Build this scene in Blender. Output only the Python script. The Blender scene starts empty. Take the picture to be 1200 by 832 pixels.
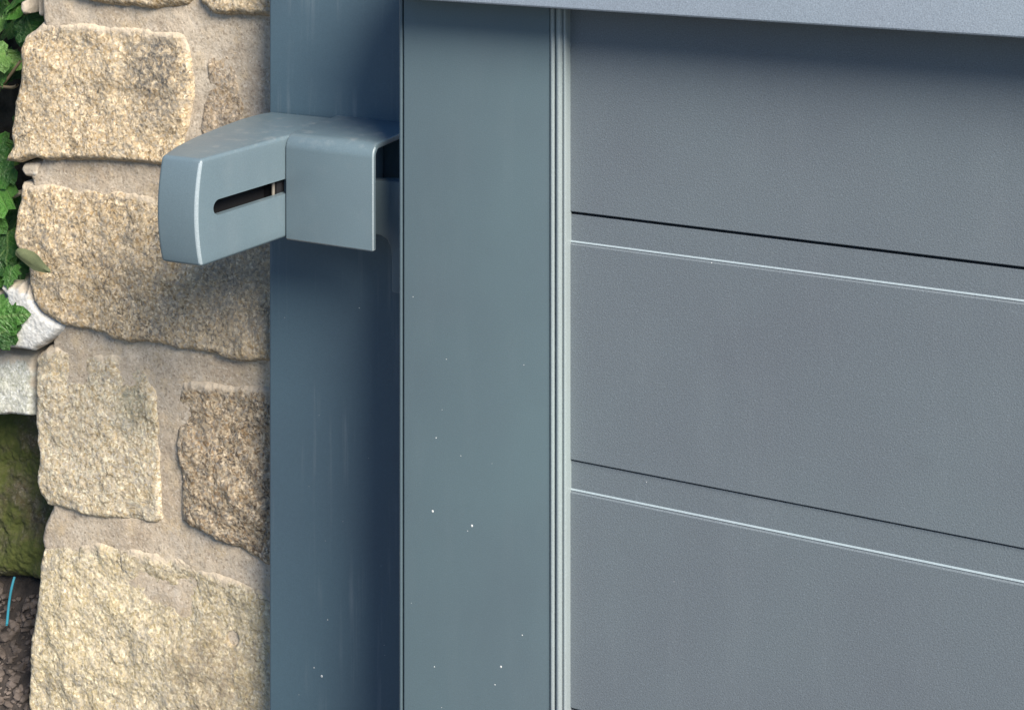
import bpy, bmesh, math, random
import numpy as np
from mathutils import Vector, noise, Matrix

random.seed(7)
rad = math.radians
C = bpy.context.scene.collection
SC = bpy.context.scene

# ------------------------------------------------------------------ camera
F = 1733.0 / 1200.0                     # focal length in image widths (52 mm on a 36 mm sensor)
TH = math.atan(1733.0 / 3900.0)         # the gate runs away to the left by this much
FWD = Vector((-math.sin(TH), math.cos(TH), 0))
RGT = Vector((math.cos(TH), math.sin(TH), 0))
D0 = 0.896                              # metres from the lens to the gate stile
CAM = -(FWD * D0 + RGT * (D0 * (-44 / 1733.0)))
CAM.z = 1.35
HOR = -240.0                            # the eye-level line of the picture, in photo rows
cd = bpy.data.cameras.new('camera')
cam = bpy.data.objects.new('camera', cd)
C.objects.link(cam)
cam.location = CAM
cam.rotation_euler = (rad(90), 0, TH)
cd.sensor_width = 36
cd.lens = 36 * F
cd.shift_y = (HOR - 416) / 1200.0
cd.clip_start = 0.02
cd.clip_end = 2000
SC.camera = cam

# ------------------------------------------------------------------ light
SUN_EL, SUN_AZ = 38.0, 56.0             # azimuth measured to the right of the gate's own normal
sdir = Vector((math.sin(rad(SUN_AZ)) * math.cos(rad(SUN_EL)), -math.cos(rad(SUN_AZ)) * math.cos(rad(SUN_EL)), math.sin(rad(SUN_EL))))
ld = bpy.data.lights.new('sun', 'SUN')
ld.energy = 5.0
ld.angle = rad(29)
ld.color = (1.0, 0.925, 0.81)
sun = bpy.data.objects.new('sun', ld)
C.objects.link(sun)
sun.rotation_euler = sdir.to_track_quat('Z', 'Y').to_euler()
sun.location = (1, -2, 4)

W = bpy.data.worlds.new('World')
SC.world = W
W.use_nodes = True
nt = W.node_tree
bg = nt.nodes['Background']
sky = nt.nodes.new('ShaderNodeTexSky')
sky.sky_type = 'NISHITA'
sky.sun_disc = False
sky.sun_elevation = rad(SUN_EL)
sky.sun_rotation = math.atan2(sdir.x, sdir.y)
sky.dust_density = 0.1
sky.ozone_density = 7.0
nt.links.new(sky.outputs[0], bg.inputs[0])
bg.inputs[1].default_value = 0.075
SC.view_settings.view_transform = 'Standard'
SC.view_settings.look = 'None'
SC.view_settings.gamma = 1
SC.view_settings.exposure = 0.88
SC.cycles.use_denoising = True

# ------------------------------------------------------------------ geometry helpers
def ray(px, py):
    return FWD + RGT * ((px - 600) / 1733.0) + Vector((0, 0, -(py - HOR) / 1733.0))

def PY(px, py, Y):                      # the point of plane y = Y behind a photo pixel
    r = ray(px, py)
    return CAM + r * ((Y - CAM.y) / r.y)

def PZ(px, py, Z):
    r = ray(px, py)
    return CAM + r * ((Z - CAM.z) / r.z)

def tag(o, label=None, cat=None, group=None, kind=None):
    if label: o['label'] = label
    if cat: o['category'] = cat
    if group: o['group'] = group
    if kind: o['kind'] = kind
    return o

def empty(name, loc, label, cat, group=None):
    o = bpy.data.objects.new(name, None)
    C.objects.link(o)
    o.location = loc
    o.empty_display_size = 0.05
    return tag(o, label, cat, group)

def link(name, me, mat, parent=None, angle=35):
    me.materials.append(mat) if not me.materials else None
    o = bpy.data.objects.new(name, me)
    C.objects.link(o)
    if angle:
        me.shade_smooth()
        me.set_sharp_from_angle(angle=rad(angle))
    if parent:
        o.parent = parent
        o.matrix_parent_inverse = Matrix.Translation(-Vector(parent.location))
    return o

def from_bm(name, bm, mat, parent=None, angle=35):
    bmesh.ops.recalc_face_normals(bm, faces=bm.faces)
    me = bpy.data.meshes.new(name)
    bm.to_mesh(me)
    bm.free()
    return link(name, me, mat, parent, angle)

def box_bm(x0, x1, y0, y1, z0, z1, bev=0.0, seg=3):
    bm = bmesh.new()
    vs = [bm.verts.new((x, y, z)) for x in (x0, x1) for y in (y0, y1) for z in (z0, z1)]
    for f in ((0, 1, 3, 2), (4, 6, 7, 5), (0, 4, 5, 1), (2, 3, 7, 6), (0, 2, 6, 4), (1, 5, 7, 3)):
        bm.faces.new([vs[i] for i in f])
    bmesh.ops.recalc_face_normals(bm, faces=bm.faces)
    if bev:
        bmesh.ops.bevel(bm, geom=list(bm.edges), offset=bev, segments=seg, profile=0.5, affect='EDGES')
    return bm

def prism_bm(prof, axis, a0, a1, bev=0.0):
    """closed 2D profile swept along an axis: 'x' profile is (y, z), 'z' profile is (x, y), 'y' profile is (x, z)"""
    bm = bmesh.new()
    def mk(p, a):
        return {'x': (a, p[0], p[1]), 'y': (p[0], a, p[1]), 'z': (p[0], p[1], a)}[axis]
    A = [bm.verts.new(mk(p, a0)) for p in prof]
    B = [bm.verts.new(mk(p, a1)) for p in prof]
    n = len(prof)
    for i in range(n):
        bm.faces.new((A[i], A[(i + 1) % n], B[(i + 1) % n], B[i]))
    bm.faces.new(A)
    bm.faces.new(B[::-1])
    bmesh.ops.recalc_face_normals(bm, faces=bm.faces)
    if bev:
        es = [e for e in bm.edges if e.is_boundary is False and len(e.link_faces) == 2 and e.calc_face_angle(0) > 0.5]
        bmesh.ops.bevel(bm, geom=es, offset=bev, segments=2, profile=0.5, affect='EDGES', clamp_overlap=True)
    return bm

def arc(cx, cy, r, a0, a1, n):
    return [(cx + r * math.cos(rad(a0 + (a1 - a0) * i / n)), cy + r * math.sin(rad(a0 + (a1 - a0) * i / n))) for i in range(n + 1)]

def round_poly(pts, rads, n=5):
    out = []
    m = len(pts)
    for i in range(m):
        p = Vector(pts[i]); a = Vector(pts[i - 1]) - p; b = Vector(pts[(i + 1) % m]) - p
        r = rads[i]
        if r <= 0:
            out.append(tuple(p)); continue
        d = min(r, a.length * 0.45, b.length * 0.45)
        s = p + a.normalized() * d; e = p + b.normalized() * d
        for k in range(n + 1):
            t = k / n
            out.append(tuple((1 - t) ** 2 * s + 2 * t * (1 - t) * p + t * t * e))
    return out

# ------------------------------------------------------------------ material helpers
class NT:
    def __init__(s, name):
        s.m = bpy.data.materials.new(name)
        s.m.use_nodes = True
        s.t = s.m.node_tree
        s.b = s.t.nodes['Principled BSDF']
        s.co = s.t.nodes.new('ShaderNodeTexCoord').outputs['Object']
    def n(s, kind, **kw):
        d = s.t.nodes.new(kind)
        for k, v in kw.items():
            if k.startswith('_'):
                setattr(d, k[1:], v)
            else:
                s.set(d.inputs[k.replace('__', ' ')], v)
        return d
    def set(s, sock, v):
        if isinstance(v, bpy.types.NodeSocket):
            s.t.links.new(v, sock)
        else:
            sock.default_value = v
    def noise(s, scale, detail=4, rough=0.55, vec=None, dist=0):
        d = s.n('ShaderNodeTexNoise', Scale=scale, Detail=detail, Roughness=rough, Distortion=dist)
        s.set(d.inputs['Vector'], vec or s.co)
        return d.outputs['Fac']
    def vor(s, scale, feature='F1', vec=None, out='Distance', rnd=1.0):
        d = s.n('ShaderNodeTexVoronoi', _feature=feature, Scale=scale, Randomness=rnd)
        s.set(d.inputs['Vector'], vec or s.co)
        return d.outputs[out]
    def ramp(s, fac, stops, interp='LINEAR'):
        d = s.n('ShaderNodeValToRGB', Fac=fac)
        cr = d.color_ramp
        cr.interpolation = interp
        while len(cr.elements) < len(stops):
            cr.elements.new(0.5)
        for e, (p, c) in zip(cr.elements, stops):
            e.position = p
            e.color = (c, c, c, 1) if isinstance(c, (int, float)) else (*c, 1)
        return d.outputs[0]
    def mix(s, fac, a, b, mode='MIX'):
        d = s.n('ShaderNodeMix', _data_type='RGBA', _blend_type=mode)
        for i, v in ((0, fac), (6, a), (7, b)):
            if isinstance(v, tuple): v = (*v, 1)
            s.set(d.inputs[i], v)
        return d.outputs[2]
    def math(s, op, a, b=0.0, clamp=False):
        d = s.n('ShaderNodeMath', _operation=op, _use_clamp=clamp)
        s.set(d.inputs[0], a); s.set(d.inputs[1], b)
        return d.outputs[0]
    def mapping(s, scale):
        d = s.n('ShaderNodeMapping', Vector=s.co)
        d.inputs['Scale'].default_value = scale
        return d.outputs[0]
    def axis(s, ax):
        d = s.n('ShaderNodeSeparateXYZ', Vector=s.co)
        return d.outputs[ax]
    def bump(s, h, strength, dist, base=None):
        d = s.n('ShaderNodeBump', Strength=strength, Distance=dist, Height=h)
        if base: s.set(d.inputs['Normal'], base)
        return d.outputs[0]
    def out(s, **kw):
        for k, v in kw.items():
            k = k.replace('__', ' ')
            if isinstance(v, tuple) and len(v) == 3: v = (*v, 1)
            s.set(s.b.inputs[k], v)
        return s.m

def paint(name, col, rough=0.42, streak=0.0, grain=1.0, dust=0.0, smudge=0.0):
    """powder-coated aluminium: fine grain, faint cloudiness, a few dust marks"""
    m = NT(name)
    cloud = m.noise(9, 3, 0.5)
    c = m.mix(m.ramp(cloud, [(0.3, 0), (0.7, 1)]), tuple(v * k for v, k in zip(col, (0.95, 0.93, 0.94))), tuple(v * k for v, k in zip(col, (1.04, 1.07, 1.05))))
    fine = m.noise(1500, 2, 0.6)
    c = m.mix(0.16 * grain, c, m.ramp(fine, [(0.3, 0.0), (0.72, tuple(min(1, v * 2.2) for v in col))]))
    flake = m.vor(1300, out='Color')
    fl = m.ramp(m.n('ShaderNodeSeparateColor', Color=flake).outputs[0], [(0.9, 0), (1.0, 1)])
    c = m.mix(m.math('MULTIPLY', fl, 0.10 * grain), c, tuple(min(1, v * 2.0) for v in col))
    r = m.ramp(m.noise(30, 4, 0.6), [(0.3, rough - 0.05), (0.7, rough + 0.06)])
    if streak:
        vs = m.mapping((260, 260, 9))
        st = m.ramp(m.noise(1, 4, 0.6, vec=vs), [(0.56, 0), (0.74, 1)])
        st2 = m.ramp(m.noise(14, 2, 0.5), [(0.45, 0), (0.62, 1)])
        st = m.math('MULTIPLY', st, st2)
        c = m.mix(m.math('MULTIPLY', st, streak), c, (0.34, 0.37, 0.39))
    if smudge:
        sm = m.ramp(m.noise(1, 5, 0.62, vec=m.mapping((34, 34, 7))), [(0.5, 0), (0.8, 1)])
        c = m.mix(m.math('MULTIPLY', sm, 0.035 * smudge), c, (0.36, 0.38, 0.39))
        r = m.math('ADD', r, m.math('MULTIPLY', sm, 0.10))
        gr = m.ramp(m.noise(55, 6, 0.7, dist=0.6), [(0.60, 0), (0.85, 1)])
        c = m.mix(m.math('MULTIPLY', gr, 0.16 * smudge), c, tuple(v * 0.55 for v in col))
    if dust:
        du = m.ramp(m.noise(70, 6, 0.7), [(0.52, 0), (0.75, 1)])
        up = m.n('ShaderNodeSeparateXYZ', Vector=m.n('ShaderNodeNewGeometry').outputs['Normal']).outputs[2]
        c = m.mix(m.math('MULTIPLY', m.math('MULTIPLY', du, dust), m.math('MAXIMUM', up, 0.1)), c, (0.42, 0.42, 0.40))
    nb = m.bump(m.noise(1100, 3, 0.6), 0.35 * grain, 0.0004)
    return m.out(Base__Color=c, Roughness=r, Normal=nb)

def granite(name, light, mid, warm, dark, dark_amt=0.3, warm_amt=0.5, lichen=None, gs=320, contrast=1.0, moss=0.0):
    m = NT(name)
    wob = m.n('ShaderNodeVectorMath', _operation='ADD')
    nz = m.n('ShaderNodeTexNoise', Scale=160.0, Detail=3.0)
    m.set(nz.inputs['Vector'], m.co)
    sc = m.n('ShaderNodeVectorMath', _operation='SCALE'); m.set(sc.inputs[0], nz.outputs['Color']); sc.inputs['Scale'].default_value = 0.005
    m.set(wob.inputs[0], m.co); m.set(wob.inputs[1], sc.outputs[0])
    wv = wob.outputs[0]
    grain = m.n('ShaderNodeSeparateColor', Color=m.vor(gs, vec=wv, out='Color'))
    g1, g2, g3 = grain.outputs[0], grain.outputs[1], grain.outputs[2]
    patch = m.noise(26, 5, 0.6)
    c = m.mix(m.ramp(patch, [(0.38, 0), (0.62, 1)]), mid, light)
    w = m.ramp(m.noise(38, 5, 0.65, dist=0.4), [(0.62 - 0.28 * warm_amt, 0), (0.86 - 0.28 * warm_amt, 1)])
    c = m.mix(m.math('MULTIPLY', w, 0.85), c, warm)
    # mineral grains: dark mica, ochre, tan, cream feldspar, grey quartz
    pale = tuple(min(0.88, v * 1.5 + 0.10) for v in light)
    gry = tuple(sum(mid) / 3 * k for k in (1.02, 1.0, 0.95))
    pal = [(0.0, tuple(v * 0.22 for v in mid)), (0.11, tuple(v * 0.75 for v in warm)), (0.28, mid), (0.48, light), (0.66, gry), (0.80, light), (0.93, pale)]
    p1 = m.ramp(g1, pal)
    g4 = m.n('ShaderNodeSeparateColor', Color=m.vor(620, vec=wv, out='Color')).outputs[1]
    p2 = m.ramp(g4, pal)
    c = m.mix(min(1, 0.52 * contrast), c, p1)
    c = m.mix(min(1, 0.48 * contrast), c, p2)
    dk = m.ramp(m.noise(420, 3, 0.6, vec=wv), [(0.60 - 0.16 * dark_amt, 0), (0.74 - 0.16 * dark_amt, 1)])
    dpatch = m.ramp(m.noise(30, 4, 0.6), [(0.38, 0.4), (0.66, 1)])
    c = m.mix(m.math('MULTIPLY', m.math('MULTIPLY', dk, dpatch), 0.85 * contrast), c, dark)
    st = m.ramp(m.noise(44, 6, 0.7, dist=0.8), [(0.52, 0), (0.66, 1)])
    c = m.mix(m.math('MULTIPLY', st, m.ramp(m.noise(300, 3, 0.6, vec=wv), [(0.35, 0.15), (0.6, 0.6)])), c, tuple(v * 0.55 for v in gry))
    if lichen:
        (lx, lz, lr, lcol, lamt) = lichen
        vv = m.n('ShaderNodeVectorMath', _operation='DISTANCE')
        fl = m.n('ShaderNodeCombineXYZ', X=m.axis(0), Z=m.axis(2))
        m.set(vv.inputs[0], fl.outputs[0]); vv.inputs[1].default_value = (lx, 0, lz)
        dd = m.math('DIVIDE', vv.outputs['Value'], lr)
        dd = m.math('ADD', dd, m.math('MULTIPLY', m.math('SUBTRACT', m.noise(45, 5, 0.65), 0.5), 1.6))
        lm = m.ramp(dd, [(0.45, 1), (1.0, 0)])
        lm = m.math('MULTIPLY', lm, m.ramp(m.noise(260, 4, 0.7, vec=wv), [(0.36, 0), (0.6, 1)]))
        c = m.mix(m.math('MULTIPLY', lm, lamt), c, lcol)
    if moss:
        mm = m.ramp(m.noise(17, 5, 0.7), [(0.62 - 0.3 * moss, 0), (0.78 - 0.3 * moss, 1)])
        c = m.mix(mm, c, m.mix(m.noise(200, 3), (0.035, 0.052, 0.009), (0.11, 0.115, 0.035)))
    at = m.n('ShaderNodeAttribute', _attribute_name='smear').outputs['Fac']
    sm = m.ramp(m.math('ADD', at, m.math('MULTIPLY', m.math('SUBTRACT', m.noise(240, 4, 0.65), 0.5), 0.7)), [(0.42, 0), (0.75, 0.9)])
    c = m.mix(sm, c, m.mix(m.noise(600, 2), (0.38, 0.31, 0.23), (0.58, 0.50, 0.39)))
    ck = m.vor(30, 'DISTANCE_TO_EDGE', vec=wv)
    ck = m.ramp(m.math('ADD', ck, m.math('MULTIPLY', m.math('SUBTRACT', m.noise(120, 5, 0.7), 0.5), 0.05)), [(0.006, 1), (0.022, 0)])
    ck = m.math('MULTIPLY', ck, m.ramp(m.noise(28, 3), [(0.52, 0), (0.66, 0.5)]))
    c = m.mix(ck, c, tuple(v * 0.9 for v in dark))
    h = m.math('ADD', m.math('SUBTRACT', m.noise(330, 4, 0.65, vec=wv), m.math('MULTIPLY', ck, 0.8)), m.math('MULTIPLY', m.vor(330, vec=wv), 0.8))
    nb = m.bump(h, 0.42, 0.0014)
    return m.out(Base__Color=c, Roughness=0.9, Specular__IOR__Level=0.25, Normal=nb)

def mortar_mat():
    m = NT('lime_mortar')
    c = m.mix(m.ramp(m.noise(20, 4, 0.6), [(0.35, 0), (0.65, 1)]), (0.39, 0.315, 0.235), (0.51, 0.435, 0.34))
    c = m.mix(m.ramp(m.noise(48, 5, 0.65), [(0.5, 0), (0.70, 0.8)]), c, (0.50, 0.39, 0.25))
    c = m.mix(m.ramp(m.noise(33, 5, 0.65, dist=0.5), [(0.54, 0), (0.72, 0.6)]), c, (0.42, 0.385, 0.34))
    c = m.mix(m.ramp(m.noise(300, 4, 0.7), [(0.52, 0), (0.75, 0.7)]), c, (0.22, 0.17, 0.12))
    gx = m.ramp(m.math('ADD', m.axis(0), m.math('MULTIPLY', m.noise(25, 4), 0.05)), [(0.0, 0), (1.0, 1)])
    g = m.n('ShaderNodeSeparateColor', Color=m.vor(650, out='Color'))
    c = m.mix(m.ramp(g.outputs[0], [(0.72, 0), (1, 0.5)]), c, (0.62, 0.55, 0.45))
    c = m.mix(m.ramp(g.outputs[1], [(0.8, 0), (1, 0.6)]), c, (0.20, 0.16, 0.12))
    h = m.math('ADD', m.noise(520, 4, 0.65), m.math('MULTIPLY', m.noise(120, 3, 0.6), 1.2))
    return m.out(Base__Color=c, Roughness=0.95, Specular__IOR__Level=0.2, Normal=m.bump(h, 0.42, 0.0015))

def simple(name, col, rough=0.5, var=0.15, scale=60, bump=0.0, bscale=200, spec=0.4):
    m = NT(name)
    c = m.mix(m.ramp(m.noise(scale, 4, 0.6), [(0.3, 0), (0.7, 1)]), tuple(v * (1 - var) for v in col), tuple(min(1, v * (1 + var)) for v in col))
    kw = dict(Base__Color=c, Roughness=rough, Specular__IOR__Level=spec)
    if bump: kw['Normal'] = m.bump(m.noise(bscale, 4, 0.6), bump, 0.003)
    return m.out(**kw)

def leaf_mat():
    m = NT('leaf_green')
    oi = m.n('ShaderNodeObjectInfo')
    c = m.ramp(oi.outputs['Random'], [(0.0, (0.02, 0.075, 0.015)), (0.4, (0.045, 0.15, 0.025)), (0.75, (0.075, 0.21, 0.035)), (1.0, (0.16, 0.30, 0.08))])
    c = m.mix(m.ramp(m.noise(3, 4, 0.6), [(0.45, 0), (0.8, 0.5)]), c, (0.09, 0.16, 0.05))
    x = m.math('ABSOLUTE', m.axis(0))
    rib = m.ramp(x, [(0.012, 1), (0.035, 0)])
    c = m.mix(m.math('MULTIPLY', rib, 0.45), c, (0.20, 0.30, 0.10))
    y = m.axis(1)
    fr = m.math('FRACT', m.math('MULTIPLY', m.math('SUBTRACT', y, m.math('MULTIPLY', x, 0.8)), 5.5))
    side = m.ramp(m.math('ABSOLUTE', m.math('SUBTRACT', fr, 0.5)), [(0.03, 1), (0.09, 0)])
    c = m.mix(m.math('MULTIPLY', side, 0.35), c, (0.17, 0.26, 0.09))
    blem = m.ramp(m.noise(6, 5, 0.7), [(0.64, 0), (0.72, 0.7)])
    c = m.mix(blem, c, (0.12, 0.085, 0.035))
    m.out(Base__Color=c, Roughness=0.38, Normal=m.bump(m.math('SUBTRACT', m.noise(9, 4), m.math('MULTIPLY', side, 0.3)), 0.5, 0.04))
    tr = m.t.nodes.new('ShaderNodeBsdfTranslucent')
    m.set(tr.inputs[0], m.mix(0.5, c, (0.12, 0.3, 0.03)))
    ms = m.t.nodes.new('ShaderNodeMixShader')
    ms.inputs[0].default_value = 0.25
    m.t.links.new(m.b.outputs[0], ms.inputs[1]); m.t.links.new(tr.outputs[0], ms.inputs[2])
    m.t.links.new(ms.outputs[0], m.t.nodes['Material Output'].inputs[0])
    return m.m

GC = (0.125, 0.165, 0.195)
M = {
    'panel': paint('powder_coat_panel', (0.118, 0.140, 0.160), 0.40, grain=1.4, smudge=1),
    'stile': paint('powder_coat_frame', (0.102, 0.145, 0.165), 0.42, grain=0.5, smudge=1),
    'rail': paint('powder_coat_rail', (0.15, 0.18, 0.215), 0.42, grain=1.3),
    'bead': paint('pale_bead', (0.235, 0.275, 0.285), 0.40, grain=0.8),
    'post': paint('powder_coat_post', (0.068, 0.112, 0.145), 0.45, streak=0.22, grain=0.5),
    'hinge': paint('powder_coat_hinge', (0.108, 0.152, 0.178), 0.34, grain=0.5, dust=0.3, smudge=1),
    'worn_glint': paint('worn_edge_glint', (0.25, 0.30, 0.33), 0.38, grain=0.8, smudge=2.5),  # worn edges, with their bright highlights put into the colour
    'dark': simple('cavity_shade', (0.012, 0.012, 0.014), 0.6),  # black inside the slot stands in for the shade there
    'steel': simple('zinc_steel', (0.22, 0.20, 0.17), 0.35, spec=0.6),
    'speck': simple('white_speck', (0.55, 0.56, 0.55), 0.6),
    'mortar': mortar_mat(),
    'leaf': leaf_mat(),
    'stem': simple('vine_stem', (0.16, 0.12, 0.07), 0.8, 0.3),
    'cord': simple('blue_plastic', (0.03, 0.20, 0.27), 0.5),
    'soil': simple('dark_soil', (0.035, 0.028, 0.024), 0.95, 0.6, 90, 0.8, 240),
    'litter': simple('dry_litter', (0.085, 0.068, 0.058), 0.9, 0.85, 45, 0.4),
    'gravel': simple('tarmac', (0.07, 0.068, 0.065), 0.9, 0.3, 40, 0.6, 90),
}

# ------------------------------------------------------------------ planes of the place (y grows away from the viewer)
Y_STILE, Y_PANEL, Y_POST, Y_WALL = 0.0, 0.008, 0.075, 0.105
XL = PY(466.5, 416, Y_STILE).x          # left side of the gate
X_BEAD0 = PY(644, 416, Y_STILE).x
X_BEAD1 = PY(668.5, 416, Y_PANEL).x
X_R = X_BEAD1 + 0.95                    # far end of the infill
Za = PY(668, 248, Y_PANEL).z; Zb = PY(668, 285.5, Y_PANEL).z
Zc = PY(668, 538.5, Y_PANEL).z; Zd = PY(668, 575, Y_PANEL).z
PITCH = Za - Zc
Y_RAIL = -0.026
Z_RAIL = PY(668, 12, Y_RAIL).z

# ------------------------------------------------------------------ ground
bm = bmesh.new()
bmesh.ops.create_grid(bm, x_segments=40, y_segments=40, size=150)
g = from_bm('ground', bm, M['gravel'], None, 0)
tag(g, kind='structure')

# ------------------------------------------------------------------ the gate
gate = empty('garden_gate', (0.5, 0.02, 0.05), 'blue grey metal garden gate with wide horizontal planks and a ribbed bead', 'gate')
z0 = 0.06
zt = Z_RAIL + 0.004
# stile: rebated strip along the hinge side, a dark groove, then the face
x = XL
p = [(x + 0.0012, 0.0035)] + arc(x + 0.0016, 0.0022, 0.0016, 180, 270, 4) + [(x + 0.0024, 0.0008), (x + 0.0026, 0.0035), (x + 0.0036, 0.0035)]
p += arc(x + 0.0036 + 0.0012, 0.0012, 0.0012, 180, 270, 4) + [(X_BEAD0, 0.0), (X_BEAD0, 0.045), (x, 0.045), (x, 0.0035)]
p = [q for i, q in enumerate(p) if i == 0 or (abs(q[0] - p[i - 1][0]) + abs(q[1] - p[i - 1][1])) > 1e-5][1:]
stile = from_bm('stile', prism_bm(p, 'z', z0, zt), M['stile'], gate, 30)
xr = X_R + 0.013
st2 = from_bm('stile', box_bm(xr, xr + 0.09, 0, 0.045, z0, zt, 0.002), M['stile'], gate)
# ribbed beads
def bead(xa, xb, flip=False):
    w = xb - xa
    k = w / 0.0125
    pr = [(0.0, 0.006), (0.0, 0.0012)] + arc(0.0019, 0.0008, 0.0019, 175, 368, 9)
    pr += [(0.0044, 0.0017)] + arc(0.0069, 0.0010, 0.0022, 172, 350, 9) + [(0.0096, 0.0016)] + arc(0.01115, 0.0018, 0.0013, 170, 360, 7) + [(0.0125, 0.0095), (0.0, 0.0095)]
    pr = [(xa + q[0] * k if not flip else xb - q[0] * k, q[1]) for q in pr]
    return prism_bm(pr, 'z', z0 + 0.07, zt)
from_bm('bead', bead(X_BEAD0 + 0.0003, X_BEAD1), M['bead'], gate, 28)
from_bm('bead', bead(X_R, X_R + 0.0125, True), M['bead'], gate, 28)
# planks
def worn_glint_faces(o, test):
    o.data.materials.append(M['worn_glint'])
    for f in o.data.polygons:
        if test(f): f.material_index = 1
def plank(zt_, zb_, gap):
    """zt_ = bottom line of the plank above, zb_ = bottom of this one"""
    zs = zt_ - (Za - Zb)
    y = Y_PANEL
    r = 0.0014
    pr = [(y + 0.0128, zt_ - gap), (y + r + 0.0004, zt_ - gap), (y + r, zt_ - gap - 0.0004),
          (y + r, zs + 0.0016), (y + 0.0009, zs + 0.0010), (y + 0.0007, zs + 0.0008), (y + 0.0009, zs + 0.0001), (y + 0.0006, zs - 0.00005), (y + 0.0000, zs - 0.0006),
          (y, zb_ + 0.0005), (y + 0.0004, zb_), (y + 0.0120, zb_), (y + 0.0120, zb_ + 0.007), (y + 0.02, zb_ + 0.007), (y + 0.02, zt_ + 0.004), (y + 0.0128, zt_ + 0.004)]
    return prism_bm(pr, 'x', X_BEAD1 - 0.004, X_R + 0.004)
zt_ = Za + PITCH
top = [(Y_PANEL, Za + 0.0005), (Y_PANEL + 0.0004, Za), (Y_PANEL + 0.012, Za), (Y_PANEL + 0.012, Za + 0.007), (Y_PANEL + 0.02, Za + 0.007), (Y_PANEL + 0.02, zt), (Y_PANEL, zt)]
from_bm('plank', prism_bm(top, 'x', X_BEAD1 - 0.004, X_R + 0.004), M['panel'], gate, 25)
i = 0
zz = Za
while zz > z0 + 0.15:
    o = from_bm('plank', plank(zz, zz - PITCH, (0.0019, 0.0012)[i % 2]), M['panel'], gate, 25)
    zs = zz - (Za - Zb)
    worn_glint_faces(o, lambda f: f.center.z > zs + 0.0005 and f.center.z < zs + 0.0018 and f.normal.z > 0.2 and f.center.y < Y_PANEL + 0.003)  # highlight along the ledge painted as a paler colour
    zz -= PITCH
    i += 1
from_bm('bottom_rail', box_bm(X_BEAD0, xr, 0, 0.045, z0, zz + 0.03, 0.002), M['stile'], gate)
# top rail: a lip, then a face leaning back
XC = XL + 0.002
yr = Y_RAIL
pr = [(0.04, Z_RAIL + 0.0012), (yr + 0.0012, Z_RAIL)] + [(yr + 0.0003, Z_RAIL + 0.0004), (yr, Z_RAIL + 0.0012), (yr + 0.0005, Z_RAIL + 0.0025)] + \
     [(yr + 0.022, Z_RAIL + 0.038), (yr + 0.026, Z_RAIL + 0.043), (yr + 0.032, Z_RAIL + 0.046), (0.04, Z_RAIL + 0.05), (0.058, Z_RAIL + 0.045), (0.058, Z_RAIL + 0.0012)]
rail = from_bm('top_rail', prism_bm(pr, 'x', XC, xr + 0.092), M['rail'], gate, 30)

def specks(parent, spots, Y):
    bm = bmesh.new()
    for (px, py, r) in spots:
        c = PY(px, py, Y)
        ret = bmesh.ops.create_icosphere(bm, subdivisions=1, radius=r)
        bmesh.ops.scale(bm, vec=(1, 0.35, 1.1), verts=ret['verts'])
        bmesh.ops.translate(bm, vec=c, verts=ret['verts'])
    o = from_bm('paint_speck', bm, M['speck'], parent, 0)
    tag(o, kind='stuff')
rs = random.Random(3)
sp = [(507, 599, .0008), (553, 616, .0008), (587, 781, .0007), (509, 781, .0004), (580, 802, .0004), (511, 513, .0004), (540, 534, .0003), (484, 348, .0003), (523, 421, .0003), (548, 622, .0003), (612, 744, .0004)]
sp += [(rs.uniform(480, 640), rs.uniform(60, 832), rs.uniform(.00018, .00032)) for _ in range(5)]
specks(gate, sp, Y_STILE)
sp = [(790, 681, .0007), (719, 740, .0006), (855, 320, .0004), (834, 308.5, .0004), (1090, 543, .0005), (900, 505, .0003)]
sp += [(rs.uniform(680, 1195), rs.uniform(100, 832), rs.uniform(.00015, .00028)) for _ in range(6)]
specks(gate, sp, Y_PANEL + 0.0002)

# ------------------------------------------------------------------ the post
XP0 = PY(314.5, 416, Y_POST).x
XP1 = XP0 + 0.125
post = empty('gate_post', (XP0 + 0.06, Y_POST + 0.05, 0), 'dark blue grey square metal gate post standing between stone pillar and gate', 'gate post')
bm = box_bm(XP0, XP1, Y_POST, Y_POST + 0.1, 0.0, Z_RAIL + 0.16)
bmesh.ops.bevel(bm, geom=[e for e in bm.edges if abs(e.verts[0].co.z - e.verts[1].co.z) > 0.1], offset=0.0025, segments=4, profile=0.5, affect='EDGES')
from_bm('post_tube', bm, M['post'], post)
from_bm('post_cap', box_bm(XP0 - 0.004, XP1 + 0.004, Y_POST - 0.004, Y_POST + 0.104, Z_RAIL + 0.1603, Z_RAIL + 0.18, 0.004), M['post'], post)
from_bm('base_plate', box_bm(XP0 - 0.03, XP1 + 0.03, Y_POST - 0.03, Y_POST + 0.13, 0.004, 0.014, 0.002), M['post'], post)
specks(post, [(377, 792, .0009), (368, 782, .0005), (384, 726, .0004), (421, 361, .0004)] + [(rs.uniform(320, 460), rs.uniform(300, 832), .0002) for _ in range(10)], Y_POST)

# ------------------------------------------------------------------ the hinge
Yc = 0.010
ctl = PY(334, 158.5, Yc)
ZT = ctl.z
ZB = PY(334, 281, Yc).z
XC0 = ctl.x
XC1 = PY(437, 230, Yc).x
hinge = post
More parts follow.
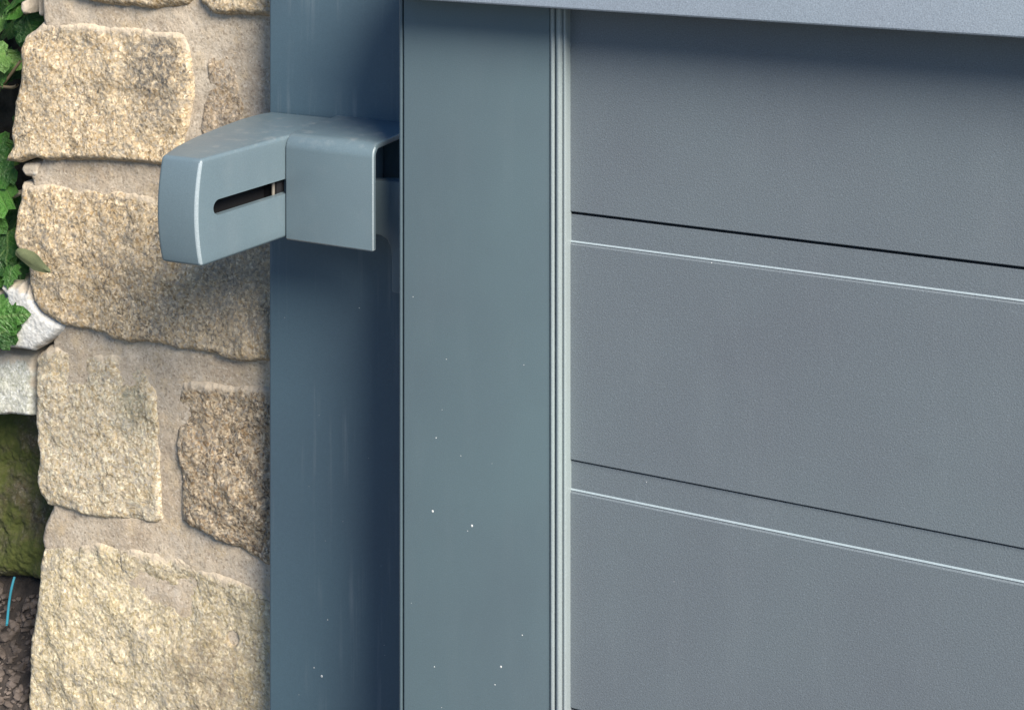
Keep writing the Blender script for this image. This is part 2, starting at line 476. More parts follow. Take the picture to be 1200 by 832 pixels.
# bent sheet cover: top flange back to the post, rounded bend, front plate
t = 0.0045
R = 0.009
outer = [(Y_POST, ZT)] + [(Yc + R + R * math.cos(rad(a)), ZT - R + R * math.sin(rad(a))) for a in range(90, 181, 10)] + [(Yc, ZB + 0.001), (Yc + 0.001, ZB)]
inner = [(Yc + t, ZB)] + [(Yc + R + (R - t) * math.cos(rad(a)), ZT - R + (R - t) * math.sin(rad(a))) for a in range(180, 89, -10)] + [(Y_POST, ZT - t)]
bm = prism_bm(outer + inner, 'x', XC0, XC1)
es = [e for e in bm.edges if len(e.link_faces) == 2 and e.calc_face_angle(0) > 1.2 and abs(e.verts[0].co.x - e.verts[1].co.x) < 1e-6]
bmesh.ops.bevel(bm, geom=es, offset=0.0013, segments=3, profile=0.5, affect='EDGES')
o = from_bm('hinge_cover', bm, M['hinge'], hinge, 40)
worn_glint_faces(o, lambda f: (f.center.x > XC1 - 0.0012 and f.normal.x > 0.3 and f.center.y < Yc + 0.004) or (f.center.z < ZB + 0.0006))  # pale cut edges, their highlight painted in

# slotted arm: plan outline lofted through height
ZA = ZT - 0.0012
ZAB = ZB + 0.0008
def plan(px, py, z=ZA):
    v = PZ(px, py, z); return (v.x, v.y)
A = plan(236, 187)
B = plan(190, 182)
back = [plan(206, 171), plan(228, 160), plan(255, 149), plan(281, 139.5), plan(303, 133.5), plan(318, 131)]
J = (XC0 - 0.0004, Yc + 0.0006)
inn = [(XC0 + 0.012, Y_POST - 0.002), (XC0 + 0.012, Yc + 0.012), (XC0 + 0.0, Yc + 0.0042)]
ring = [J, A, B] + back + inn
rads = [0.0, 0.0022, 0.002] + [0] * len(back) + [0, 0, 0]
ring = round_poly(ring, rads, 6)
n = len(ring)
ctr = Vector((sum(q[0] for q in ring) / n, sum(q[1] for q in ring) / n))
fdir = (Vector(A) - Vector(J)).normalized()
nrm = []
area = sum(ring[i][0] * ring[(i + 1) % n][1] - ring[(i + 1) % n][0] * ring[i][1] for i in range(n))
sg = 1 if area > 0 else -1
for i in range(n):
    a = Vector(ring[i]) - Vector(ring[i - 1]); b = Vector(ring[(i + 1) % n]) - Vector(ring[i])
    na = Vector((a.y, -a.x)).normalized() * sg; nb = Vector((b.y, -b.x)).normalized() * sg
    nn = (na + nb)
    nrm.append(nn.normalized() / max(0.6, nn.length / 2))
bm = bmesh.new()
loops = []
re = 0.0024
levels = [(0, 1 - math.sin(rad(a))) if False else (re * (1 - math.cos(rad(a))), re * (1 - math.sin(rad(a)))) for a in (90, 70, 50, 30, 12, 0)]
zs = [(ZA - h, ins) for ins, h in [(re * (1 - math.cos(rad(a))), re * (1 - math.sin(rad(a)))) for a in (90, 70, 50, 30, 12, 0)]]
H = ZA - ZAB
mid = [(ZA - re - (H - 2 * re) * k / 14, 0.0) for k in range(1, 14)]
lo = [(ZAB + h, ins) for ins, h in [(re * (1 - math.cos(rad(a))), re * (1 - math.sin(rad(a)))) for a in (0, 20, 45, 70, 90)]]
L = max((Vector(A) - Vector(J)).dot(fdir), 1e-6)
for z, ins in zs + mid + lo:
    u = (z - ZAB) / H
    bul = 0.0042 * (1 - (2 * u - 1) ** 2)
    lp = []
    for q, nn in zip(ring, nrm):
        s = (Vector(q) - Vector(J)).dot(fdir) / L
        w = min(1.0, max(0.0, (s - 0.72) / 0.28))
        v = Vector(q) - nn * ins + fdir * bul * w
        lp.append(bm.verts.new((v.x, v.y, z)))
    loops.append(lp)
for a, b in zip(loops, loops[1:]):
    for i in range(n):
        bm.faces.new((a[i], a[(i + 1) % n], b[(i + 1) % n], b[i]))
bm.faces.new(loops[0]); bm.faces.new(loops[-1][::-1])
arm = from_bm('hinge_arm', bm, M['hinge'], hinge, 0)
tag(arm, 'angled grey hinge arm with a horizontal slot')
# slot: through the thin front wall into a hollow coloured black as its shade
Jv, Av = Vector(J), Vector(A)
fn = Vector((fdir.y, -fdir.x))
if fn.dot(Vector((CAM.x, CAM.y)) - Jv) < 0: fn = -fn
def on_face(px, py):                    # photo pixel on the arm's front face
    r = ray(px, py); n3 = Vector((fn.x, fn.y, 0)); p0 = Vector((J[0], J[1], 0))
    return CAM + r * ((p0 - CAM).dot(n3) / r.dot(n3))
s0 = on_face(250, 244.5)
hs = (on_face(290, 224).z - on_face(290, 242).z) / 2
zc = (s0.z + on_face(332, 219.5).z) / 2
sa = (Vector((s0.x, s0.y)) - Jv).dot(fdir)
def cutter(pts, d0, d1):                # pts: (along the arm, z)
    bmc = bmesh.new()
    f = []
    for d in (d0, d1):
        f.append([bmc.verts.new((Jv.x + fdir.x * a + fn.x * d, Jv.y + fdir.y * a + fn.y * d, z)) for a, z in pts])
    m = len(pts)
    for i in range(m):
        bmc.faces.new((f[0][i], f[0][(i + 1) % m], f[1][(i + 1) % m], f[1][i]))
    bmc.faces.new(f[0]); bmc.faces.new(f[1][::-1])
    bmesh.ops.recalc_face_normals(bmc, faces=bmc.faces)
    me = bpy.data.meshes.new('cut'); bmc.to_mesh(me); bmc.free()
    o = bpy.data.objects.new('cut', me); C.objects.link(o)
    return o
stad = [(-0.004, zc - hs), (-0.004, zc + hs)] + [(sa - hs + hs * math.cos(rad(a)), zc + hs * math.sin(rad(a))) for a in range(90, -91, -15)]
cuts = [cutter(stad, 0.004, -0.0045), cutter([(0.003, zc - 0.017), (0.003, zc + 0.017), (sa + 0.004, zc + 0.017), (sa + 0.004, zc - 0.017)], -0.0042, -0.016)]
for cobj in cuts:
    md = arm.modifiers.new('b', 'BOOLEAN'); md.operation = 'DIFFERENCE'; md.object = cobj; md.solver = 'EXACT'
dg = bpy.context.evaluated_depsgraph_get()
me2 = bpy.data.meshes.new_from_object(arm.evaluated_get(dg))
arm.modifiers.clear()
arm.data = me2
wn = ((Vector((fdir.y, -fdir.x)) if Vector((fdir.y, -fdir.x)).dot(Vector((CAM.x, CAM.y)) - Vector(J)) > 0 else Vector((-fdir.y, fdir.x))) + (Vector(A) - Vector(B)).orthogonal().normalized() * (1 if (Vector(A) - Vector(B)).orthogonal().dot(Vector((CAM.x, CAM.y)) - Vector(A)) > 0 else -1)).normalized()
worn_glint_faces(arm, lambda f: wn.dot(Vector((f.normal.x, f.normal.y))) > 0.90 and abs(f.normal.z) < 0.45 and (Vector((f.center.x, f.center.y)) - Vector(A)).length < 0.0065)  # highlight down the arm's front corner painted in pale
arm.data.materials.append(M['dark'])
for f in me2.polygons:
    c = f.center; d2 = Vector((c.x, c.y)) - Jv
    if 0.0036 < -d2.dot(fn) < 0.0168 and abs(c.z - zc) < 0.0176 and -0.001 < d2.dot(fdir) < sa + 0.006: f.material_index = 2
me2.shade_smooth(); me2.set_sharp_from_angle(angle=rad(38))
for cobj in cuts:
    bpy.data.objects.remove(cobj)
# pivot pin seen at the end of the slot
bm = bmesh.new()
bmesh.ops.create_cone(bm, cap_ends=True, segments=16, radius1=0.0011, radius2=0.0011, depth=0.034)
pp = Jv + fdir * 0.0042 - fn * 0.0065
bmesh.ops.translate(bm, vec=(pp.x, pp.y, zc), verts=bm.verts)
from_bm('pivot_pin', bm, M['steel'], hinge)
# hinge leaf bolted to the side of the stile
Yl = 0.030
def lp_(px, py):
    v = PY(px, py, Yl); return (v.x, v.z)
poly = [lp_(405, 212), (XL - 0.0001, lp_(450, 208)[1]), (XL - 0.0001, lp_(465, 345)[1]), lp_(458.5, 343), lp_(458.5, 300), lp_(457, 289), lp_(453, 281), lp_(446, 276.5), lp_(437, 274.5), lp_(405, 270)]
from_bm('hinge_leaf', prism_bm(poly, 'y', Yl, Yl + 0.010, 0.0012), M['hinge'], gate, 40)
from_bm('hinge_block', box_bm(XC0 + 0.014, PY(405, 230, Yl).x + 0.004, Yl - 0.006, Y_POST - 0.0005, ZB + 0.006, ZT - 0.005, 0.002), M['hinge'], hinge)

# ------------------------------------------------------------------ stone walls
def fbm(x, z, seed, f, oct=3):
    return noise.fractal(Vector((x * f, z * f, seed)), 0.8, 2.1, oct)

def densify(pts, step, amp, seed):
    out = []
    n = len(pts)
    for i in range(n):
        a = Vector(pts[i]); b = Vector(pts[(i + 1) % n])
        k = max(1, int((b - a).length / step))
        for j in range(k):
            q = a.lerp(b, j / k)
            dx = noise.fractal(Vector((q.x * 90, q.y * 90, seed)), 0.7, 2.1, 3)
            dz = noise.fractal(Vector((q.x * 90, q.y * 90, seed + 7.7)), 0.7, 2.1, 3)
            dx += 2.2 * noise.noise(Vector((q.x * 38, q.y * 38, seed + 2.2))); dz += 2.2 * noise.noise(Vector((q.x * 38, q.y * 38, seed + 5.2)))
            out.append((q.x + dx * amp, q.y + dz * amp))
    return np.array(out)

def stone_mesh(pts, seed, Y, h_top, h_bot, step=0.0011, edge_amp=0.0011, round_r=0.007, drop=0.006, rough=1.0, back=0.08, bulge=0.001, pits=(), extra=None, smear_on=True):
    P = densify(pts, 0.0016, edge_amp, seed)
    x0, z0_ = P.min(0) - step * 2; x1, z1_ = P.max(0) + step * 2
    xs = np.arange(x0, x1, step); zs_ = np.arange(z0_, z1_, step)
    GX, GZ = np.meshgrid(xs, zs_)
    Q = np.stack([GX.ravel(), GZ.ravel()], 1)
    A_ = P; B_ = np.roll(P, -1, 0)
    best = np.full(len(Q), 1e9); near = np.zeros_like(Q); inside = np.zeros(len(Q), bool)
    for a, b in zip(A_, B_):
        d = b - a
        L2 = d @ d + 1e-18
        t_ = np.clip(((Q - a) @ d) / L2, 0, 1)
        c = a + t_[:, None] * d
        dd = ((Q - c) ** 2).sum(1)
        w = dd < best
        best[w] = dd[w]; near[w] = c[w]
        cond = ((a[1] > Q[:, 1]) != (b[1] > Q[:, 1]))
        xi = a[0] + (Q[:, 1] - a[1]) / (d[1] if abs(d[1]) > 1e-12 else 1e-12) * d[0]
        inside ^= cond & (Q[:, 0] < xi)
    sd = np.sqrt(best) * np.where(inside, 1, -1)
    keep = sd > -step * 1.45
    Q2 = np.where((sd < 0)[:, None], near, Q)
    d = np.maximum(sd, 0)
    zt0, zb0 = P[:, 1].max(), P[:, 1].min()
    verts = []; smear = []; idx = -np.ones(len(Q), int)
    for i in np.nonzero(keep)[0]:
        xq, zq = Q2[i]; di = d[i]
        t_ = (zt0 - zq) / (zt0 - zb0)
        h = h_top + (h_bot - h_top) * t_ + bulge * (1 - math.exp(-di / 0.012))
        e = max(0.0, 1 - di / round_r)
        h -= drop * e * e * e
        k = min(1.0, 0.35 + di / 0.006)
        h += rough * k * (0.0030 * fbm(xq, zq, seed, 22, 3) + 0.0007 * noise.fractal(Vector((xq * 110, zq * 110, seed + 3)), 0.6, 2.2, 3) + 0.0003 * noise.noise(Vector((xq * 420, zq * 420, seed + 9))))
        for (ax, az, r_, dep) in pits:
            dd = math.hypot(xq - ax, zq - az)
            if dd < r_ * 1.6: h -= dep * max(0, 1 - (dd / (r_ * 1.6)) ** 2)
        if extra: h += extra(xq, zq)
        idx[i] = len(verts)
        verts.append((xq, Y - h, zq))
        topw = max(0.0, 1 - (t_ * (zt0 - zb0)) / 0.03)
        sm_ = (0.5 + 0.9 * topw) * math.exp(-di / (0.004 + 0.009 * topw)) + 0.55 * noise.fractal(Vector((xq * 70, zq * 70, seed + 1)), 0.7, 2.1, 4) * math.exp(-di / 0.02)
        smear.append(sm_ if smear_on else 0.0)
    nx = len(xs)
    faces = []
    I = idx.reshape(GX.shape); S = sd.reshape(GX.shape)
    for r in range(GX.shape[0] - 1):
        for c in range(nx - 1):
            q = (I[r, c], I[r, c + 1], I[r + 1, c + 1], I[r + 1, c])
            if min(q) >= 0 and max(S[r, c], S[r, c + 1], S[r + 1, c + 1], S[r + 1, c]) > 0:
                faces.append(q)
    bm = bmesh.new()
    lay = bm.verts.layers.float.new('smear')
    vs = [bm.verts.new(v) for v in verts]
    for v, q in zip(vs, smear): v[lay] = q
    for f in faces:
        bm.faces.new([vs[j] for j in f])
    bmesh.ops.delete(bm, geom=[v for v in bm.verts if not v.link_faces], context='VERTS')
    be = [e for e in bm.edges if e.is_boundary]
    ex = bmesh.ops.extrude_edge_only(bm, edges=be)
    for v in [q for q in ex['geom'] if isinstance(q, bmesh.types.BMVert)]:
        v.co.y = Y + back
    return bm

def wp(pts, Y=Y_WALL):
    return [(PY(a, b, Y).x, PY(a, b, Y).z) for a, b in pts]

warm = dict(light=(0.53, 0.42, 0.275), mid=(0.41, 0.315, 0.20), warm=(0.44, 0.28, 0.115), dark=(0.07, 0.065, 0.06))
def wxy(px, py):
    v = PY(px, py, Y_WALL); return v.x, v.z
lB = wxy(188, 85); lD = wxy(285, 340); lE = wxy(160, 470); lG = wxy(250, 790)
MS = {
    'A': granite('granite_ochre', **warm, dark_amt=0.5, warm_amt=0.75),
    'B': granite('granite_buff', **warm, gs=360, dark_amt=0.5, warm_amt=0.55, lichen=(lB[0], lB[1], 0.034, (0.07, 0.075, 0.08), 0.85)),
    'C': granite('granite_brown', (0.42, 0.33, 0.23), (0.34, 0.26, 0.17), (0.36, 0.23, 0.11), (0.08, 0.06, 0.05), 0.5, 0.5),
    'D': granite('granite_gold', **warm, dark_amt=0.65, warm_amt=0.85, lichen=(lD[0], lD[1], 0.055, (0.20, 0.185, 0.155), 0.6)),
    'E': granite('granite_pale', (0.57, 0.475, 0.335), (0.45, 0.36, 0.24), (0.47, 0.34, 0.16), (0.12, 0.10, 0.07), 0.3, 0.5, lichen=(lE[0], lE[1], 0.026, (0.17, 0.18, 0.13), 0.6)),
    'F': granite('granite_russet', (0.43, 0.34, 0.225), (0.31, 0.235, 0.15), (0.37, 0.22, 0.10), (0.05, 0.04, 0.035), 0.75, 0.5, gs=240, contrast=1.15),
    'G': granite('granite_straw', (0.55, 0.46, 0.315), (0.43, 0.35, 0.225), (0.46, 0.36, 0.16), (0.10, 0.085, 0.07), 0.45, 0.5, gs=420, contrast=0.85, lichen=(lG[0], lG[1], 0.05, (0.20, 0.15, 0.10), 0.6)),
    'white': granite('limewashed_stone', (0.66, 0.65, 0.61), (0.56, 0.54, 0.50), (0.66, 0.62, 0.55), (0.35, 0.33, 0.30), 0.15, 0.2, contrast=0.4),
    'grey': granite('lichen_stone', (0.58, 0.57, 0.50), (0.42, 0.42, 0.35), (0.40, 0.40, 0.27), (0.16, 0.16, 0.12), 0.35, 0.4, contrast=0.7),
    'moss': granite('mossy_stone', (0.14, 0.12, 0.075), (0.07, 0.055, 0.03), (0.09, 0.06, 0.025), (0.02, 0.02, 0.012), 0.5, 0.5, contrast=0.6, moss=0.75),
}
pil = empty('stone_pillar', (wxy(180, 400)[0], Y_WALL + 0.1, 0), 'pillar of rough buff granite blocks in sandy mortar left of the gate post', 'stone pillar')
XW = PY(430, 400, Y_WALL).x             # hidden end of the pillar, behind the post

stones = [
    ('A', [(52, -80), (232, -80), (234, -6), (222, 4), (205, 9.5), (176, 9), (164, 7), (140, 8), (118, 2), (60, -8)], .003, .007, {}),
    ('A', [(239, -80), (360, -80), (360, 21), (313, 19.5), (285, 18), (256, 15.5), (242, 5), (238, -4)], .003, .008, {}),
    ('B', [(47, 24), (39, 33), (28, 43), (25.5, 55), (25, 78), (21, 97), (19.5, 112), (18, 140), (17.5, 160), (20, 168), (15, 177), (11.5, 187), (30, 189), (46, 185.5), (75, 187), (100, 188.5), (150, 189), (207, 193), (222, 150), (230, 100), (228, 60), (220, 36), (170, 30), (110, 26), (62, 22)], .0005, .0085, {}),
    ('C', [(238, 42), (258, 36), (276, 40), (287, 62), (284, 92), (290, 130), (280, 165), (240, 172), (234, 150), (240, 100)], -.0012, .0015, {'rough': .9}),
    ('D', [(24, 214), (22, 240), (20.5, 262), (23, 288), (36, 300), (40, 330), (44, 350), (56, 366), (78, 378), (102, 382), (126, 386), (138, 395), (158, 398), (198, 404), (228, 409), (256, 414), (285, 420), (313, 418), (365, 424), (365, 240), (313, 236), (250, 232), (190, 226), (120, 218), (60, 212)], .0005, .010, {}),
    ('E', [(38, 420), (40.5, 440), (42, 470), (43, 505), (45.5, 556), (50, 580), (59, 592), (92, 600), (130, 608), (184, 612.5), (193, 607), (193, 560), (191, 500), (186, 450), (168, 424), (140, 412), (100, 411), (66, 405), (52, 408)], .0, .0045, {}),
    ('F', [(213, 442), (240, 443), (290, 450), (365, 456), (365, 680), (313, 660), (290, 646), (260, 633), (228, 619), (214, 612), (213, 560), (206, 515), (205, 465)], .0025, .0065, {'rough': 1.35}),
    ('G', [(50, 640), (45.5, 655), (46, 690), (40, 720), (38, 760), (36, 800), (39, 825), (52, 850), (70, 930), (365, 960), (365, 725), (313, 690), (285, 677), (240, 663), (200, 648), (150, 637), (110, 632), (75, 630)], .0, .009, {}),
]
ztopE, zbotE = wxy(0, 0)[1], wxy(0, 832)[1]
hole = wxy(274, 747)
for k, (mk, pts, ht, hb, kw) in enumerate(stones):
    if mk == 'G': kw = dict(kw, pits=[(hole[0], hole[1], 0.0035, 0.012)])
    o = from_bm('stone', stone_mesh(wp(pts), 11.3 * (k + 1), Y_WALL, ht, hb, **kw), MS[mk], pil, 60)
    if mk == 'F': tag(o, 'mottled tan brown granite block')
    if mk == 'B': tag(o, 'buff granite block with a dark lichen stain')
# blocks of the same pillar below and above the picture
for (x_a, x_b, y_a, y_b, mk) in ((42, 365, 985, 1190, 'B'), (40, 190, 1220, 1420, 'E'), (205, 365, 1230, 1420, 'F'), (38, 365, 1450, 1700, 'D'), (46, 180, -300, -110, 'E'), (200, 365, -300, -110, 'D')):
    pts = [(x_a, y_a), (x_a - 2, (y_a + y_b) / 2), (x_a + 3, y_b), ((x_a + x_b) / 2, y_b + 5), (x_b, y_b), (x_b, y_a), ((x_a + x_b) / 2, y_a + 4)]
    from_bm('stone', stone_mesh(wp(pts), x_a + y_a * 0.1, Y_WALL, .001, .007, step=0.003, rough=1.2), MS[mk], pil, 60)
# mortar behind and between, left edge following the stones
zlow = 0.0
pm = wp([(52, -320), (46, -80), (45, 0), (45.5, 22), (52, 60), (48, 150), (46, 186), (44, 190), (30, 191), (27, 197), (30, 206), (34, 214), (44, 260), (52, 340), (70, 375), (66, 385), (58, 398), (58, 420), (60, 560), (58, 595), (50, 612), (44.5, 630), (47, 644), (60, 660), (54, 900)])
pm += [(wp([(50, 900)])[0][0], 0.0), (XW, 0.0), (XW, wxy(300, -320)[1])]
mb = stone_mesh(pm, 77.0, Y_WALL, 0, 0, step=0.0016, edge_amp=0.0006, round_r=0.008, drop=0.008, rough=0.42, back=0.2, bulge=0.0005,
                extra=lambda xq, zq: 0.0)
from_bm('mortar', mb, M['mortar'], pil, 60)

# neighbouring rubble wall, further left
rub = empty('rubble_wall', (wxy(-40, 400)[0], Y_WALL + 0.1, 0), 'low whitewashed and mossy rubble wall left of the pillar corner', 'rubble wall')
YR = Y_WALL + 0.012
def wq(pts, Y): return wp(pts, Y)
Yw2 = Y_WALL - 0.002
from_bm('stone', stone_mesh(wq([(-70, 335), (-20, 345), (3, 352), (10, 346), (3, 338), (5, 332), (18, 333), (28, 332), (33, 341), (37, 330), (35, 318), (39, 322), (40.5, 336), (41, 350), (49, 363), (60, 372), (76, 377.5), (75, 386), (67, 394), (54, 402), (40, 412), (10, 408), (-70, 402)], Yw2), 3.1, Yw2, .004, .004, round_r=.006, drop=.006, rough=.35, edge_amp=.0006), MS['white'], rub, 60)
from_bm('stone', stone_mesh(wq([(-70, 410), (10, 413), (40, 416), (43, 440), (44, 486), (30, 486), (5, 483), (-70, 478)], YR), 5.7, YR, .000, .006, round_r=.006, drop=.008, rough=.8, back=.1), MS['grey'], rub, 60)
YM = Y_WALL + 0.055
from_bm('stone', stone_mesh(wq([(-90, 465), (85, 470), (90, 560), (84, 640), (70, 685), (-90, 670)], YM), 8.2, YM, .0, .012, rough=2.4, back=.1, round_r=.02, drop=.02), MS['moss'], rub, 60)['label'] = 'dark green mossy stone'
YB = Y_WALL + 0.10
from_bm('mortar', stone_mesh(wq([(-760, -260), (110, -260), (110, 760), (-760, 760)], YB), 9.9, YB, 0, 0, step=0.004, rough=2.0, back=.12), M['soil'], rub, 60)

for k, (x_a, x_b, y_a, y_b, mk, Yq) in enumerate(((-300, -78, 320, 398, 'grey', YR), (-330, -76, 408, 474, 'white', YR), (-640, -308, 300, 466, 'grey', YR), (-360, -98, 482, 668, 'moss', YM), (-640, -368, 478, 660, 'moss', YM),
        (-700, -420, 60, 288, 'grey', YM), (-410, -150, 80, 300, 'moss', YM), (-560, -240, -150, 50, 'grey', YM))):
    pts = [(x_a, y_a), (x_a - 4, (y_a + y_b) / 2), (x_a + 5, y_b), ((x_a + x_b) / 2, y_b + 6), (x_b, y_b), (x_b + 3, (y_a + y_b) / 2), (x_b - 4, y_a), ((x_a + x_b) / 2, y_a - 5)]
    from_bm('stone', stone_mesh(wq(pts, Yq), 31.0 + k * 3.3, Yq, 0, .008, step=.0028, rough=1.8, back=.1, round_r=.012, drop=.012), MS[mk], rub, 60)
# white flecks of limewash caught among the leaves
for pts, sd_ in (([(24.5, 3), (30, 1), (32.5, 10), (32, 17), (27, 18), (24, 12)], 1.4), ([(10, 228), (17, 225), (20, 229), (15, 233), (10, 232)], 2.2), ([(44.5, -4), (49, -4), (49, 19), (45, 19)], 3.9)):
    Yf = Y_WALL + 0.02
    from_bm('stone', stone_mesh(wq(pts, Yf), sd_, Yf, .001, .001, step=.001, edge_amp=.0004, round_r=.003, drop=.004, rough=.3, back=.06), MS['white'], rub, 60)
bmw = stone_mesh(wp([(27, 192), (46, 190), (47, 203), (44, 208), (35, 208), (30, 207), (25, 199)]), 6.6, Y_WALL, .0022, .002, edge_amp=.0004, round_r=.004, drop=.004, rough=.3, back=.03)
tag(from_bm('mortar', bmw, MS['white'], pil, 60), 'white dab of mortar at the left edge')

# ------------------------------------------------------------------ soil, litter, cord
bx0 = PY(-760, 700, YB).x; bx1 = PY(60, 760, Y_WALL).x
za_ = PY(15, 690, YM).z; zb_ = PY(15, 850, Y_WALL - 0.01).z
bm = bmesh.new()
nx, ny = 170, 60
ya, yb = Y_WALL - 0.10, YB + 0.02
grid = []
def soil_z(xq, yq):
    s = (yq - (Y_WALL - 0.01)) / (YM - Y_WALL + 0.01)
    return zb_ + (za_ - zb_) * s + 0.006 * noise.fractal(Vector((xq * 60, yq * 60, 4)), 0.7, 2.1, 4)
for j in range(ny + 1):
    row = []
    for i in range(nx + 1):
        xq = bx0 + (bx1 - bx0) * i / nx; yq = ya + (yb - ya) * j / ny
        row.append(bm.verts.new((xq, yq, soil_z(xq, yq))))
    grid.append(row)
for j in range(ny):
    for i in range(nx):
        bm.faces.new((grid[j][i], grid[j][i + 1], grid[j + 1][i + 1], grid[j + 1][i]))
ex = bmesh.ops.extrude_edge_only(bm, edges=[e for e in bm.edges if e.is_boundary])
for v in ex['geom']:
    if isinstance(v, bmesh.types.BMVert): v.co.z = 0.0
tag(from_bm('soil_bank', bm, M['soil'], None, 60), kind='structure')
# crumbs and dead leaf bits
bm = bmesh.new()
rl = random.Random(5)
for k in range(620):
    xq = rl.uniform(PY(-70, 760, Y_WALL).x, PY(40, 760, Y_WALL).x); yq = rl.uniform(Y_WALL - 0.02, YM)
    r_ = rl.choice((0.0012, 0.002, 0.003, 0.0045))
    ret = bmesh.ops.create_icosphere(bm, subdivisions=1, radius=r_)
    for v in ret['verts']: v.co *= rl.uniform(0.7, 1.2)
    bmesh.ops.scale(bm, vec=(rl.uniform(.6, 1.6), rl.uniform(.6, 1.4), rl.uniform(.3, .8)), verts=ret['verts'])
    bmesh.ops.rotate(bm, cent=(0, 0, 0), matrix=Matrix.Rotation(rl.uniform(0, 6), 3, 'Z') @ Matrix.Rotation(rl.uniform(-.7, .7), 3, 'X'), verts=ret['verts'])
    bmesh.ops.translate(bm, vec=(xq, yq, soil_z(xq, yq) + r_ * 0.3), verts=ret['verts'])
o = from_bm('leaf_litter', bm, M['litter'], None, 0)
tag(o, 'crumbs of soil and dead leaf bits below the mossy stone', 'leaf litter', kind='stuff')

def tube(name, pts, r, mat, parent=None, seg=6):
    cu = bpy.data.curves.new(name, 'CURVE'); cu.dimensions = '3D'
    s = cu.splines.new('POLY'); s.points.add(len(pts) - 1)
    for q, p_ in zip(s.points, pts): q.co = (*p_, 1)
    cu.bevel_depth = r; cu.bevel_resolution = 2
    tmp = bpy.data.objects.new('tmp', cu); C.objects.link(tmp)
    me = bpy.data.meshes.new_from_object(tmp.evaluated_get(bpy.context.evaluated_depsgraph_get()))
    bpy.data.objects.remove(tmp)
    return link(name, me, mat, parent, 60)
def bez(ps, n=16):
    ps = [Vector(q) for q in ps]; out = []
    for i in range(n + 1):
        t_ = i / n; q = list(ps)
        while len(q) > 1: q = [a.lerp(b, t_) for a, b in zip(q, q[1:])]
        out.append(q[0])
    return out
cord = tube('plastic_cord', bez([PY(17, 676, Y_WALL + .04), PY(11, 695, Y_WALL + .032), PY(10, 712, Y_WALL + .022), PY(8, 732, Y_WALL + .012)]), 0.0011, M['cord'])
tag(cord, 'short bright blue plastic cord lying on the dark soil', 'cord')

# ------------------------------------------------------------------ ivy over the rubble wall
def leaf_mesh(name, kind, seed):
    """lobed blade, folded at the midrib and cupped; 1 unit = blade length"""
    rr = random.Random(seed)
    if kind == 0:
        half = [(0, 0), (.20, -.06), (.40, .05), (.50, .22), (.36, .30), (.46, .46), (.38, .62), (.22, .62), (.18, .80), (0.0, 1.0)]
    elif kind == 1:
        half = [(0, 0), (.16, .03), (.30, .18), (.37, .38), (.34, .58), (.22, .80), (.10, .94), (0, 1.0)]
    else:
        half = [(0, 0), (.24, -.10), (.46, .02), (.36, .16), (.55, .32), (.38, .38), (.44, .58), (.26, .60), (.26, .78), (.10, .84), (0, 1.02)]
    bm = bmesh.new()
    def z(x_, y_): return -0.22 * abs(x_) ** 1.3 + 0.05 * math.sin(y_ * 9 + x_ * 5) - 0.22 * (y_ - 0.4) ** 2
    ys = [h[1] for h in half]
    mids = [bm.verts.new((0, max(0, min(1, y_)), z(0, y_) + 0.02)) for y_ in ys]
    for s in (-1, 1):
        e = [mids[0]] + [bm.verts.new((s * x_ * rr.uniform(.92, 1.08), y_, z(x_, y_))) for x_, y_ in half[1:-1]] + [mids[-1]]
        m_ = [None] + [bm.verts.new((s * x_ * .5, y_ * .9 + .06, z(x_ * .5, y_))) for x_, y_ in half[1:-1]] + [None]
        for i in range(len(half) - 1):
            def q(vs):
                u = []
                for v in vs:
                    if v is not None and v not in u: u.append(v)
                if len(u) >= 3:
                    try: bm.faces.new(u)
                    except ValueError: pass
            q([mids[i], m_[i], m_[i + 1], mids[i + 1]])
            q([m_[i], e[i], e[i + 1], m_[i + 1]])
    bmesh.ops.remove_doubles(bm, verts=bm.verts, dist=1e-4)
    bmesh.ops.recalc_face_normals(bm, faces=bm.faces)
    me = bpy.data.meshes.new(name); bm.to_mesh(me); bm.free()
    me.materials.append(M['leaf'])
    me.shade_smooth()
    return me
ivy = empty('ivy_plant', PY(-15, 60, Y_WALL + 0.06), 'green lobed leaves of a climbing plant beside the pillar edge', 'ivy')
LM = [leaf_mesh('leaf', k % 3, 40 + k) for k in range(6)]
rv = random.Random(21)
def add_leaf(px, py, Y, size_px, roll, pitch, yaw, k):
    p_ = PY(px, py, Y)
    s = size_px * 0.0007
    o = bpy.data.objects.new('leaf', LM[k]); C.objects.link(o)
    # blade axis +y turned to hang in the wall plane, face (+z) toward the viewer
    R_ = Matrix.Rotation(yaw, 4, 'Z') @ Matrix.Rotation(pitch, 4, 'X') @ Matrix.Rotation(rad(90), 4, 'X') @ Matrix.Rotation(roll, 4, 'Z')
    o.matrix_world = Matrix.Translation(p_) @ R_ @ Matrix.Scale(s, 4)
    mw = o.matrix_world.copy()
    o.parent = ivy
    o.matrix_parent_inverse = Matrix.Translation(-Vector(ivy.location))
    o.matrix_basis = mw
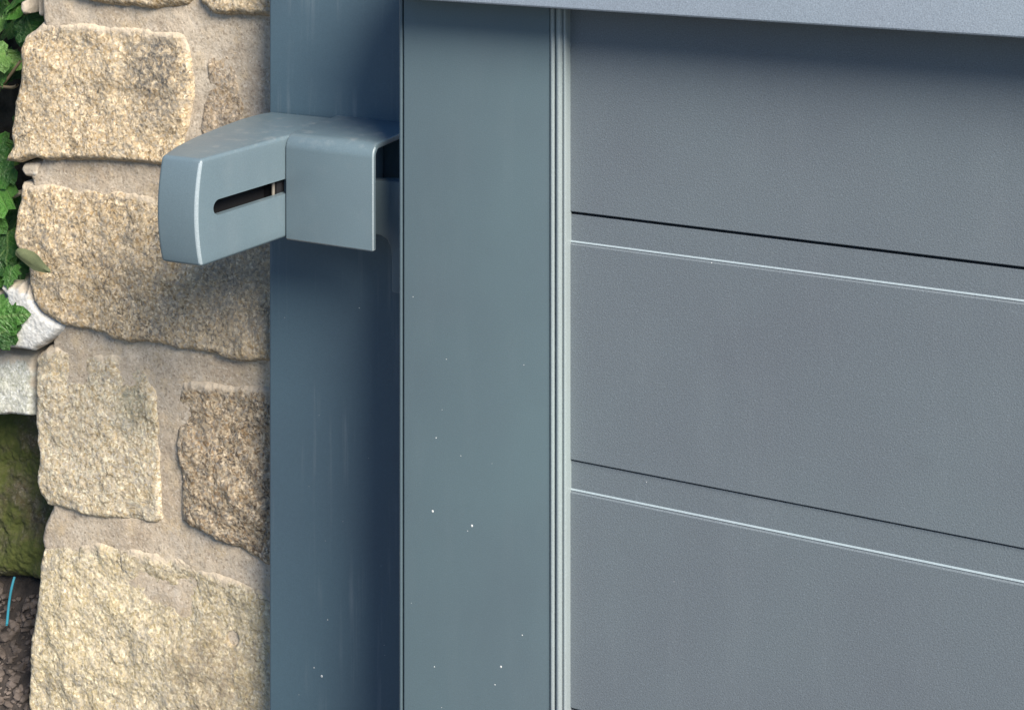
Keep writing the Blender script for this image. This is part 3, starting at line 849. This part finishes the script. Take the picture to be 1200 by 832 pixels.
# the leaves one can tell apart
for a in ((8, 62, .03, 46, 2.0, -.5, .3, 0), (-2, 40, .035, 50, 1.3, -.3, .2, 2), (20, 28, .045, 40, -2.4, -.2, .2, 1), (12, 8, .05, 34, 2.6, -.4, 0, 4),
          (0, 215, .015, 60, 2.9, -.6, .2, 2), (16, 196, .018, 38, 2.2, -.5, .1, 0), (-4, 250, .012, 50, 2.5, -.3, .3, 3), (10, 270, .02, 42, 3.4, -.6, .2, 5),
          (6, 292, .012, 44, 2.8, -.4, .1, 0), (-2, 318, .01, 48, 2.2, -.5, .3, 2), (22, 306, .016, 30, 3.6, -.7, .2, 3), (-10, 372, -.012, 52, -1.4, -.2, .1, 0), (-6, 395, -.012, 42, -1.0, -.3, .1, 3),
          (14, 312, .0, 26, 3.3, -.5, 0, 5)):
    add_leaf(a[0], a[1], Y_WALL + a[2], *a[3:])
for k in range(80):
    add_leaf(rv.uniform(-330, -110), rv.uniform(-150, 300), Y_WALL + rv.uniform(.0, .04), rv.uniform(28, 52), rad(180) + rv.uniform(-1.3, 1.3), rv.uniform(-.9, .2), rv.uniform(-.6, .6), rv.randrange(6))
for k in range(120):
    py = rv.uniform(-120, 335)
    px = rv.uniform(-130, 44)
    Y = Y_WALL + rv.uniform(.03, .085)
    add_leaf(px, py, Y, rv.uniform(24, 48), rad(180) + rv.uniform(-1.3, 1.3), rv.uniform(-.9, .2), rv.uniform(-.6, .6), rv.randrange(6))
# a curled grey-green leaf lying across the stone
o = bpy.data.objects.new('leaf', leaf_mesh('curled_leaf', 1, 9)); C.objects.link(o)
o.data.materials.clear(); o.data.materials.append(simple('dull_leaf', (0.10, 0.115, 0.055), 0.6, 0.5, 120))
mw = Matrix.Translation(PY(18, 294, Y_WALL - 0.024)) @ Matrix.Rotation(rad(78), 4, 'X') @ Matrix.Rotation(rad(-108), 4, 'Z') @ Matrix.Diagonal((0.016, 0.038, 0.03, 1))
o.parent = ivy; o.matrix_parent_inverse = Matrix.Translation(-Vector(ivy.location)); o.matrix_basis = mw
tag(o, 'dull curled leaf lying against the stone')
# vine stems
for a in ([(-40, 130, .03), (0, 112, .035), (10, 90, .03), (24, 72, .03)], [(-60, 100, .04), (4, 96, .03), (12, 108, .03), (20, 100, .02)], [(-30, -60, .05), (0, 60, .055), (-10, 200, .03), (6, 330, .02)]):
    tube('stem', bez([PY(q[0], q[1], Y_WALL + q[2]) for q in a], 14), 0.0013, M['stem'], ivy)
